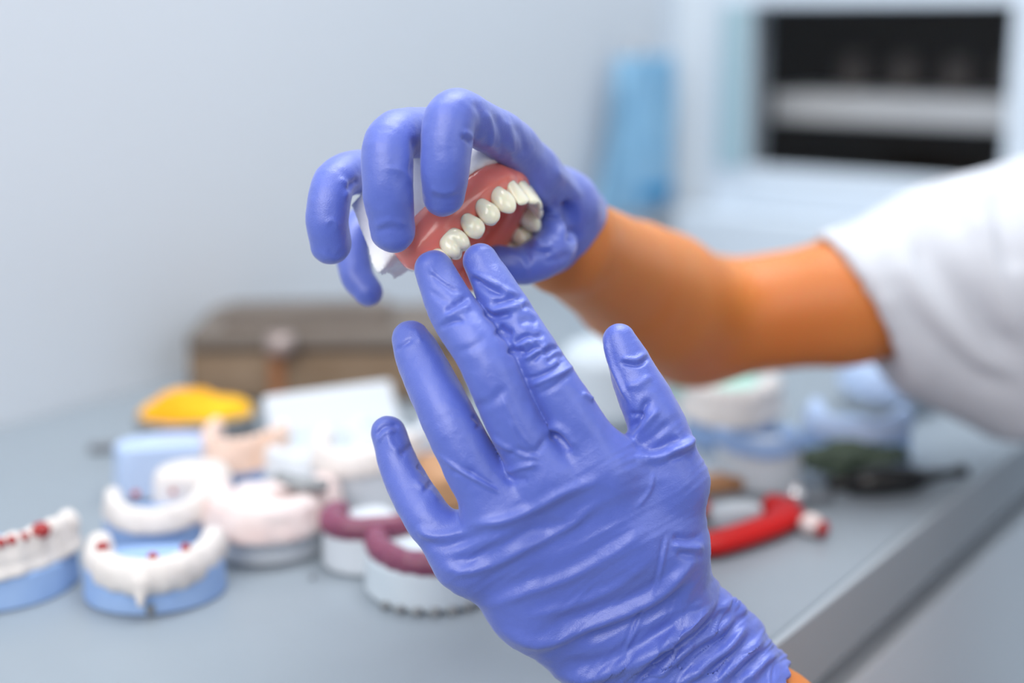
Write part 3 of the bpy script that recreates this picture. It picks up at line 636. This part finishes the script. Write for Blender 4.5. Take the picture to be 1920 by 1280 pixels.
# plaster model: trimmed block
cast = empty('plaster_model', D(0, -30, -42), 'white trimmed plaster jaw model gripped under the pink denture', 'dental model')
CF = Field(np.min([D(l, f, o) for l in (-44, 44) for f in (-78, 12) for o in (-54, 0)], 0), np.max([D(l, f, o) for l in (-44, 44) for f in (-78, 12) for o in (-54, 0)], 0), .0009)
X, Y, Zg = np.meshgrid(*CF.ax, indexing='ij', sparse=True)
x0, y0, z0 = X-D0[0], Y-D0[1], Zg-D0[2]
l_ = (x0*Lx[0]+y0*Lx[1]+z0*Lx[2])*1000; f_ = (x0*Fd[0]+y0*Fd[1]+z0*Fd[2])*1000; o_ = (x0*Oo[0]+y0*Oo[1]+z0*Oo[2])*1000
al = np.abs(l_)
d = np.maximum.reduce([al-28.5-(-o_-20)*-.02, -o_-46.5, o_+19.5, -(f_)-56-(o_+26)*.42+np.maximum(l_+18, 0)*.42, f_-2.0-(o_+19)*.30,
                       (al*.80+f_*.60)-15.5, (al*.50-f_*.86)-66])
nz = vnoise(np.stack([l_*.16, f_*.16, o_*.16], -1), 21)*.8+vnoise(np.stack([l_*.42, f_*.42, o_*.42], -1), 22)*.35
rough = np.clip((o_+30)/8, 0, 1)*1.3+.10
d = d*.001-nz*rough*.001
# ledge and rough rim left under the denture border
CF.g['c'] = d.astype(np.float32)
cvx, cq = CF.mesh(CF.g['c']); cvx = relax(cvx, cq, 2); np_mesh('model_base', cvx, cq, 'plaster', cast); del CF, d, nz, l_, f_, o_, al
# ------------------------------------------------------------------ things on the counter
def gscale(p): return np.linalg.norm(p-CAM)
def Dout(W, Dp, n=28, back=.0):
    """D-shaped outline: flat at the back (y<0), round in front (y>0)"""
    pts = [(-W/2*.80, -Dp/2), (W/2*.80, -Dp/2), (W/2*.97, -Dp/2+Dp*.16)]
    for k in range(n+1):
        a = PI*k/n; pts.append((W/2*math.cos(a), -Dp*.12+Dp*.62*math.sin(a)))
    pts.append((-W/2*.97, -Dp/2+Dp*.16)); return pts
def tf(c, ang, tilt=0, roll=0):
    return Matrix.Translation(Vector(c)) @ Matrix.Rotation(ang, 4, 'Z') @ Matrix.Rotation(tilt, 4, 'X') @ Matrix.Rotation(roll, 4, 'Y')
def prism(name, out, z0, z1, mtx, m, parent=None, bevel=.0012, shrink=.96, wob=0, seed=0):
    bm = bmesh.new(); rng = random.Random(seed)
    a = [bm.verts.new(mtx @ Vector((x*(1+rng.uniform(-wob, wob)), y*(1+rng.uniform(-wob, wob)), z0))) for x, y in out]
    b = [bm.verts.new(mtx @ Vector((x*shrink, y*shrink, z1))) for x, y in out]
    n = len(out); bm.faces.new(a[::-1]); bm.faces.new(b)
    for k in range(n): bm.faces.new((a[k], a[(k+1) % n], b[(k+1) % n], b[k]))
    return bm_obj(name, bm, m, parent, bevel=bevel)
def local_field(fn, size, h, mtx, name, m, parent, noise=.0004, seed=0, it=2):
    Fl = Field((-size[0], -size[1], -.002), (size[0], size[1], size[2]), h); V = fn(Fl); v, q = Fl.mesh(V); v = relax(v, q, it)
    N = normals(v, q); v = v+N*(vnoise(v*180, seed)*noise)[:, None]
    R = np.array(mtx.to_3x3()); t = np.array(mtx.translation); return np_mesh(name, v@R.T+t, q, m, parent)
def uarch(W, Dp, n=13, k=.80):
    """points of a jaw arch opening to -y"""
    return [(W*.5*k*math.cos(a)*(1.0), -Dp*.36+Dp*.80*math.sin(a)) for a in np.linspace(-.0, PI, n)]
def jaw(name, c, ang, W, Dp, hb, hr, mb, mr, label, cat='dental model', group=None, teeth=True, stumps=(), drops=None, tilt=0, roll=0, wax=(), seed=0, drip=None, ridge_r=None, extra=None):
    r = empty(name, c, label, cat, group); mt = tf(c, ang, tilt, roll)
    prism('base', Dout(W, Dp), .0002, hb, mt, mb, r)
    A = uarch(W, Dp); rad = ridge_r or W*.105
    def fn(Fl):
        for (x0, y0), (x1, y1) in zip(A, A[1:]): Fl.cone('r', (x0, y0, hb), (x1, y1, hb), rad, rad, .002); Fl.cone('r', (x0, y0, hb+hr*.45), (x1, y1, hb+hr*.45), rad*.72, rad*.72, .003)
        if drip: Fl.cone('r', (drip[0], drip[1], hb-.000), (drip[0], drip[1]+.004, hb-.008), .004, .0015, .003)
        if teeth:
            L = len(A)
            for i, (x, y) in enumerate(A):
                big = abs(i-(L-1)/2)/((L-1)/2); big = 1-big
                if (i in stumps): continue
                t_r = rad*(.55+.22*(1-big)); Fl.ell('r', (x, y, hb+hr*.72), np.eye(3), (t_r*1.05, t_r, hr*.40), .0008)
                if i < L-1:
                    x2, y2 = A[i+1]; Fl.ell('r', ((x+x2)/2, (y+y2)/2, hb+hr*.70), np.eye(3), (t_r*.9, t_r*.9, hr*.36), .0006)
        V = Fl.grid('r'); zz = Fl.ax[2][None, None, :]; return np.maximum(V, (hb-.010-zz).astype(np.float32) if drip else (hb-.0006-zz).astype(np.float32))
    local_field(fn, (W*.66, Dp*.85, hb+hr*1.4), .0013, mt, 'arch', mr, r, seed=seed)
    for (x, y, z, rw) in wax:
        def fw(Fl, x=x, y=y, z=z, rw=rw): Fl.ell('w', (x, y, z), np.eye(3), (rw, rw*.9, rw*.85), .001); return Fl.grid('w')
        local_field(fw, (W*.66, Dp*.8, hb+hr*1.9), .0012, mt, 'wax_drop', 'redwax', r, noise=.0003, seed=seed+3)
    return r
def ang_front(px): return math.atan2(-math.cos(0), 0)+PI/2
# 1 far left model with red wax margins
g = G(-4, 1105); jaw('dental_cast', g, PI-.25, .066, .058, .016, .017, 'blueplaster', 'cream', 'blue and cream jaw model cut by left picture edge, red wax along its teeth', group=None, seed=1,
    wax=[(.0280*math.cos(a_), -.021+.0492*math.sin(a_), .0318, .0030) for a_ in np.linspace(1.65, 2.62, 8)]+[(-.0262, .001, .0325, .0046)], teeth=True)
# front model, three red wax dots
g = G(290, 1116); jaw('dental_cast', g, PI+.12, .066, .048, .0165, .0085, 'blueplaster', 'cream', 'nearest cream and blue jaw model with three red wax dots', seed=2, drip=(.002, .0262),
    wax=[(.0215, .003, .0262, .0034), (-.003, .018, .0262, .0028), (-.0165, .010, .0266, .0028)])
nr = [o for o in bpy.data.objects if o.get('label', '').startswith('nearest cream')][0]
for q in ((179, 1135), (283, 1154)):
    obox('pit', G(*q)+[0, 0, .0032], .2, (.0042, .0024, .0046), 'greytray', nr, .0008)
# the one behind it
g = G(300, 1030); jaw('dental_cast', g, PI+.2, .056, .044, .018, .010, 'blueplaster', 'cream', 'cream and blue jaw model directly behind the nearest one, two small red dots', seed=3,
    wax=[(.010, .002, .031, .0024), (-.008, .002, .031, .0022)])
# cream block standing behind
g = G(366, 985); r = empty('plaster_block', g, 'rounded cream plaster block behind the two front blue models', 'plaster block')
prism('block', Dout(.045, .034), .0, .034, tf(g, .2), 'cream', r, bevel=.005, shrink=.86)
# pale blue block with reddish scribble
g = G(318, 920); r = empty('plaster_block', g, 'pale blue plaster block with faint violet scribble on its top', 'plaster block')
mt = tf(g, .25, -.12); prism('block', Dout(.060, .050), .0, .030, mt, 'paleblue', r, bevel=.002)
M['scrib'] = mat('violet_pencil', (.50, .38, .70), .8)
tube('scribble', [mt @ Vector((-.004+.0035*i, .004+.003*math.sin(i*2.3), .0302)) for i in range(8)], [.0006]*8, 'scrib', r, n=6)
# peach top on a blue base
g = G(452, 925); jaw('dental_cast', g, PI-.2, .050, .046, .020, .017, 'blueplaster', 'peach', 'small blue based jaw model with a peach coloured arch', seed=4)
# pink-white round model
g = G(505, 1020); r = jaw('dental_cast', g, PI+.1, .068, .060, .014, .018, 'white', 'pink', 'rounded white jaw model with a pinkish stone top', seed=5, teeth=False, ridge_r=.0115)
prism('palate', Dout(.046, .042), .014, .030, tf(g, PI+.1), 'pink', r, bevel=.003, shrink=.7)
# purple wax rims on white bases
def rim(c, ang, W, Dp, hb, label, seed, mb='white', a0=-.15, a1=PI+.15, rr_=.0056, dz=.003):
    r = empty('bite_rim_model', c, label, 'dental model'); mt = tf(c, ang); prism('base', Dout(W, Dp), .0002, hb, mt, mb, r, bevel=.002)
    A = [(W*.40*math.cos(a), -Dp*.20+Dp*.60*math.sin(a)) for a in np.linspace(a0, a1, 15)]
    def fn(Fl):
        for (x0, y0), (x1, y1) in zip(A, A[1:]): Fl.cone('r', (x0, y0, hb+dz), (x1, y1, hb+dz), rr_, rr_, .002)
        return Fl.grid('r')
    local_field(fn, (W*.66, Dp*.8, hb+.02), .0012, mt, 'wax_rim', 'purple', r, seed=seed)
    return r
rim(G(688, 1052), PI-.95, .048, .044, .020, 'tall white model with a purple wax horseshoe rim, left of the scalloped one', 11, a0=.6)
g = G(812, 1108); r = rim(g, PI+.12, .064, .054, .019, 'white model with purple wax rim and scalloped foot beside the near hand', 12, 'greyplaster')
mt = tf(g, PI+.12)
for k in range(7):
    a = .25*PI+k*.10*PI*.8; v = mt @ Vector((.0322*math.cos(a), -.0067+.0350*math.sin(a), .0018)); obox('foot_notch', v, a, (.004, .004, .0034), 'greytray', r, .0008)
tag(empty('wax_chip', G(585, 1087), 'tiny grey speck lying on the counter before the pinkish model', 'speck'))
sp = bpy.data.objects['wax_chip']; tube('chip', [G(582, 1087)+[0, 0, .0012], G(590, 1086)+[0, 0, .0012]], [.0011, .0010], 'speck', sp, n=8)
# white impression trays and slab
g = G(652, 888); r = empty('white_case', g, 'white lidded plastic case lying tilted in the pile behind the models', 'case')
hx = tf(g, .50, .0); 
def lbox(name, mt, c, sz, m, parent, bevel=.002):
    x, y, z = np.array(sz)/2; q = [(-1, -1), (1, -1), (1, 1), (-1, 1)]
    return hexa(name, [mt @ Vector((c[0]+i*x, c[1]+j*y, c[2]-z)) for i, j in q]+[mt @ Vector((c[0]+i*x, c[1]+j*y, c[2]+z)) for i, j in q], m, parent, bevel)
lbox('tray', hx, (0, 0, .012), (.085, .052, .022), 'greyplaster', r, .005)
lid = hx @ Matrix.Translation((0, .012, .021)) @ Matrix.Rotation(.95, 4, 'X')
lbox('lid', lid, (.0, .015, .0), (.082, .030, .006), 'white', r, .004)
g = G(600, 925); r = jaw('dental_cast', g, PI+.5, .070, .060, .016, .014, 'white', 'white', 'large plain white jaw model leaning over the pile left of the hand', seed=7, ridge_r=.008, tilt=.0)
g = G(672, 950); r = jaw('dental_cast', g, PI-.2, .060, .050, .026, .012, 'white', 'cream', 'white jaw model behind the purple rimmed ones', seed=8)
g = G(578, 905, T+.034)-np.array([0, 0, T+.034-T])+np.array([0, 0, -.018]); r = empty('impression_tray', g+[0, 0, .052], 'dark blue grey impression tray lying on the white models', 'tray')
tube('bowl', [g+[-.016, .0, .056], g+[-.004, -.002, .052], g+[.010, -.004, .052]], [.004, .007, .005], 'greytray', r, squash=.5)
g = G(735, 905); jaw('dental_cast', g, PI, .050, .044, .022, .012, 'paleblue', 'white', 'white and pale blue jaw model showing between little and ring fingers', seed=9)
g = G(835, 935); r = empty('wax_plate', g, 'brown wax plate seen between ring and little fingers', 'wax plate'); prism('plate', Dout(.042, .05), .0, .022, tf(g, .4), 'brown', r, bevel=.004)
g = G(706, 903); r = empty('wax_stick', g, 'small orange brown wax stick beside the little fingertip', 'wax stick'); obox('stick', g+[0, 0, .012], .3, (.012, .014, .022), 'peach', r, .003)
# yellow sponge on grey tray
g = G(372, 838); r = empty('bur_tray', g, 'speckled dark grey tray holding the yellow sponge', 'tray'); 
prism('tray', [(.036*math.cos(a), .024*math.sin(a)) for a in np.linspace(0, 2*PI, 25)[:-1]], 0, .019, tf(g, .15), 'greytray', r, bevel=.002, shrink=1.04)
prism('rim', [(.0385*math.cos(a), .0255*math.sin(a)) for a in np.linspace(0, 2*PI, 25)[:-1]], .0192, .0215, tf(g, .15), 'greytray', r, bevel=.001, shrink=1.0)
r = empty('sponge', g+[0, 0, .02], 'bright yellow orange sponge dome in the grey tray', 'sponge')
def fs(Fl): Fl.ell('s', (0, 0, .022), np.eye(3), (.035, .022, .011), .001); Fl.ell('s', (-.006, 0, .029), np.eye(3), (.017, .014, .008), .006); return np.maximum(Fl.grid('s'), (.0205-Fl.ax[2][None, None, :]).astype(np.float32))
local_field(fs, (.045, .035, .06), .0013, tf(g, .15), 'foam', 'yellow', r, noise=.0012, seed=5)
# thin tool lying left
r = empty('metal_spatula', G(235, 842), 'thin grey spatula lying flat left of the yellow sponge', 'tool')
tube('handle', [G(168, 848)+[0, 0, .003], G(225, 845)+[0, 0, .003]], [.003, .003], 'speck', r, n=10); tube('blade', [G(225, 845)+[0, 0, .003], G(300, 838)+[0, 0, .002]], [.0028, .004], 'steel', r, n=12, squash=.35)
# brown box with lid, knob, strap
g = G(600, 772); bx = empty('storage_box', g, 'worn brown storage box with dark lid against the wall', 'box')
bz = .050; c0 = G(356, 755); 
ux = (G(880, 752)-c0); ux[2] = 0; L = np.linalg.norm(ux); ux /= L; uy = np.array([-ux[1], ux[0], 0])
ba = math.atan2(ux[1], ux[0]); bc = c0+ux*L/2+uy*.055
obox('body', bc+[0, 0, bz*.36], ba, (L, .11, bz*.70), 'board', bx, .003)
obox('drawer_front', bc-uy*.056+[0, 0, bz*.30], ba, (L*.96, .004, bz*.42), 'board', bx, .002)
obox('upper_tray', bc+ux*(.0)+[0, 0, bz*.84], ba, (L*1.0, .112, bz*.24), 'greylid', bx, .003)
obox('lid', bc+ux*(-.02)+uy*.01+[0, 0, bz*.99], ba+.10, (L*.62, .075, .007), 'boardtop', bx, .002)
obox('corner_strap', c0+ux*.062-uy*.003+[0, 0, bz*.42], ba, (.010, .006, bz*.8), 'copper', bx, .001)
k0 = P(507, 648, 1.0); kz = c0+ux*.066-uy*.012
tube('knob', [np.array([kz[0], kz[1], T+bz*.78]), np.array([kz[0], kz[1], T+bz*1.02])], [.011, .0095], 'knob', bx, n=20)
# ---- right hand group
g = G(1135, 790); r = empty('white_jug', g, 'pale rounded plastic bowl behind the near hand between index and thumb', 'bowl')
prism('bowl', [(.036*math.cos(a), .036*math.sin(a)) for a in np.linspace(0, 2*PI, 29)[:-1]], 0, .055, tf(g, 0), 'greyplaster', r, bevel=.012, shrink=.8)
g = G(1368, 826); jaw('dental_cast', g, PI-.2, .060, .055, .018, .020, 'blueplaster', 'cream', 'cream topped jaw model right of the thumb, below the elbow', seed=31, ridge_r=.010)
g = G(1340, 735); r = empty('green_cup', g, 'pale green plastic cup lid almost hidden under the elbow', 'cup'); prism('cup', [(.033*math.cos(a), .033*math.sin(a)) for a in np.linspace(0, 2*PI, 25)[:-1]], 0, .012, tf(g, 0), 'greenish', r, bevel=.003)
g = G(1425, 905); jaw('dental_cast', g, PI+.1, .050, .042, .022, .010, 'white', 'blueplaster', 'white based jaw model with blue arch beside the hand', seed=32, teeth=False)
g = G(1600, 868); r = jaw('dental_cast', g, PI-.35, .066, .054, .022, .014, 'blueplaster', 'paleblue', 'wide blue jaw model behind the dark brush', seed=33, teeth=False)
g = G(1665, 765); jaw('dental_cast', g, PI-.2, .056, .050, .014, .020, 'greyplaster', 'paleblue', 'pale blue jaw model farthest right, below the white sleeve', seed=34, teeth=False, ridge_r=.012)
# brush
r = empty('scrubbing_brush', G(1640, 927), 'dark brush with black handle and greenish bristles lying on the counter', 'brush')
z5 = np.array([0, 0, .006])
tube('handle', [G(1590, 927)+z5, G(1640, 924)+z5*1.3, G(1700, 919)+z5*1.2, G(1730, 912)+z5, G(1775, 905)+z5, G(1806, 900)+z5], [.007, .0105, .0095, .0055, .003, .0048], 'blackplastic', r, n=16, squash=.8)
def fb(Fl):
    Fl.ell('b', (0, 0, .013), np.eye(3), (.034, .008, .009), .001); return Fl.grid('b')
mt = tf(G(1592, 898), math.atan2(*(G(1700, 912)-G(1520, 917))[[1, 0]])); local_field(fb, (.045, .02, .026), .0013, mt, 'bristles', 'bristle', r, noise=.004, seed=6)
tube('ferrule', [G(1555, 920)+[0, 0, .004], G(1640, 912)+[0, 0, .004]], [.004, .004], 'blackplastic', r, n=10)
# steel ball instrument
r = empty('mixing_ball', G(1491, 944), 'small bright steel ball left of the brush', 'ball')
def fball(Fl): Fl.ell('b', (0, 0, .0065), np.eye(3), (.0065, .0065, .0065), .0); return Fl.grid('b')
local_field(fball, (.01, .01, .016), .0008, tf(G(1491, 948), 0), 'ball', 'steel', r, noise=0)
tube('stem', [G(1500, 948)+[0, 0, .004], G(1560, 942)+[0, 0, .003]], [.0022, .002], 'speck', r, n=8)
# red horseshoe tray
r = empty('impression_tray', G(1380, 985), 'bright red horseshoe impression tray lying beside the hand', 'tray')
pp = [(1478, 965), (1462, 955), (1425, 950), (1470, 985), (1440, 1002), (1400, 1012), (1360, 1020), (1320, 1022), (1290, 1005), (1270, 975), (1290, 955)]
pp = [(1440, 948), (1468, 956), (1472, 972), (1445, 988), (1405, 1003), (1365, 1016), (1320, 1026), (1280, 1015), (1262, 990), (1280, 965), (1310, 950)]
tube('channel', [G(x, y+16)+[0, 0, .006] for x, y in catmull(pp, 3)], [.0092]*len(catmull(pp, 3)), 'red', r, n=16, squash=.6)
r = empty('plaster_block', G(1375, 985), 'small white plaster piece lying inside the red horseshoe tray', 'plaster block'); prism('block', Dout(.030, .018), 0, .010, tf(G(1375, 978), .3), 'greyplaster', r, bevel=.002)
r = empty('knife_handle', G(1345, 945), 'brown and pale wooden handle resting behind the red tray', 'tool')
tube('grip', [G(1300, 950)+[0, 0, .012], G(1345, 945)+[0, 0, .012], G(1388, 940)+[0, 0, .010]], [.006, .0065, .004], 'brown', r, n=12); tube('collar', [G(1290, 951)+[0, 0, .014], G(1345, 943)+[0, 0, .017]], [.0035, .0035], 'cream', r, n=10)
# loose tooth with red wax
r = empty('artificial_tooth', G(1525, 992), 'single cream tooth with a red end alone on the counter', 'tooth')
tube('crown', [G(1503, 999)+[0, 0, .0062], G(1512, 1002)+[0, 0, .0062], G(1526, 1006)+[0, 0, .0062], G(1538, 1009)+[0, 0, .006]], [.003, .0058, .0058, .004], 'pink', r, n=14)
tube('red_tip', [G(1534, 1008)+[0, 0, .0055], G(1544, 1010)+[0, 0, .005], G(1551, 1012)+[0, 0, .0045]], [.0045, .0048, .002], 'redwax', r, n=14)
# ------------------------------------------------------------------ beyond the counter
# blue film apron hanging on the side wall near the corner
r = empty('apron', on_side(1180, 240, .02), 'sky blue plastic apron hanging on the wall beside the window corner', 'apron')
s0, s1 = on_side(1128, 240)@D1, on_side(1232, 240)@D1; z_t, z_b = on_side(1180, 105)[2], on_side(1180, 392)[2]
def cloth(sa, sb, za, zb_, t, nx=40, nz=50, amp=.006, sd=0, flare=.0):
    V = []; Fc = []
    for j in range(nz+1):
        v = j/nz
        for i in range(nx+1):
            u = i/nx; ss = sa+(sb-sa)*u-flare*(1-v)*(1-u)
            V.append(K(ss, t+amp*(math.sin(u*13+1.5*math.sin(v*4+sd))*(.4+.6*(1-v))+.6*math.sin(u*23+v*3))+.004, zb_+(za-zb_)*v))
    for j in range(nz):
        for i in range(nx): a = j*(nx+1)+i; Fc.append((a, a+1, a+nx+2, a+nx+1))
    return V, Fc
V_, F_ = cloth(s0, s1, z_t, z_b, .016, flare=.06); ap = np_mesh('sheet', V_, F_, 'bluecloth', r); so = ap.modifiers.new('thick', 'SOLIDIFY'); so.thickness = .002
zc = on_side(1180, 372)[2]; zd = on_side(1180, 345)[2]
V_, F_ = cloth(s0+.03, s1-.02, zd, zc, .028, amp=.003, nx=16, nz=10); pk = np_mesh('pocket', V_, F_, 'bluedeep', r); so = pk.modifiers.new('thick', 'SOLIDIFY'); so.thickness = .002
kbox('hook', (s0+s1)/2-.008, (s0+s1)/2+.008, 0, .016, z_t-.01, z_t+.012, 'steel', r, .002)
# shelf and jars behind the pane
ra, rb_ = on_back(1445, 200, -.14), on_back(1890, 200, -.14); zs0 = on_back(1650, 234, -.14)[2]; zs1 = on_back(1650, 178, -.14)[2]
r = empty('shelf', K(WS+.20, (tl+tr)/2, zs0), 'white shelf crossing the dark window behind the pane', 'shelf')
kbox('board', WS+.14, WS+.26, (ra@N1)-WN, tr+.28, zs0, zs1, 'shelf', r, .003)
kbox('bracket', WS+.24, WS+.26, tl-.05, tr+.29, zs0-.02, zs0-.001, 'night', r)
jz = zs1
JL = ['leftmost of the dim jars on the white shelf behind the dark pane', 'second dim jar from the left on the shelf behind the pane', 'middle dim jar on the white shelf behind the dark pane', 'second dim jar from the right on the shelf behind the pane', 'rightmost of the dim jars on the white shelf behind the pane']
for i in range(5):
    tj = tl+.03+.062*i; c = K(WS+.20, tj, jz); jr = empty('jar', c, JL[i], 'jar', 'dim jars on the shelf behind the pane')
    tube('glass_body', [c+[0, 0, .0005], c+[0, 0, .03], c+[0, 0, .036]], [.018, .018, .012], 'jar', jr, n=18); tube('lid', [c+[0, 0, .0365], c+[0, 0, .044]], [.013, .013], 'jar', jr, n=18)
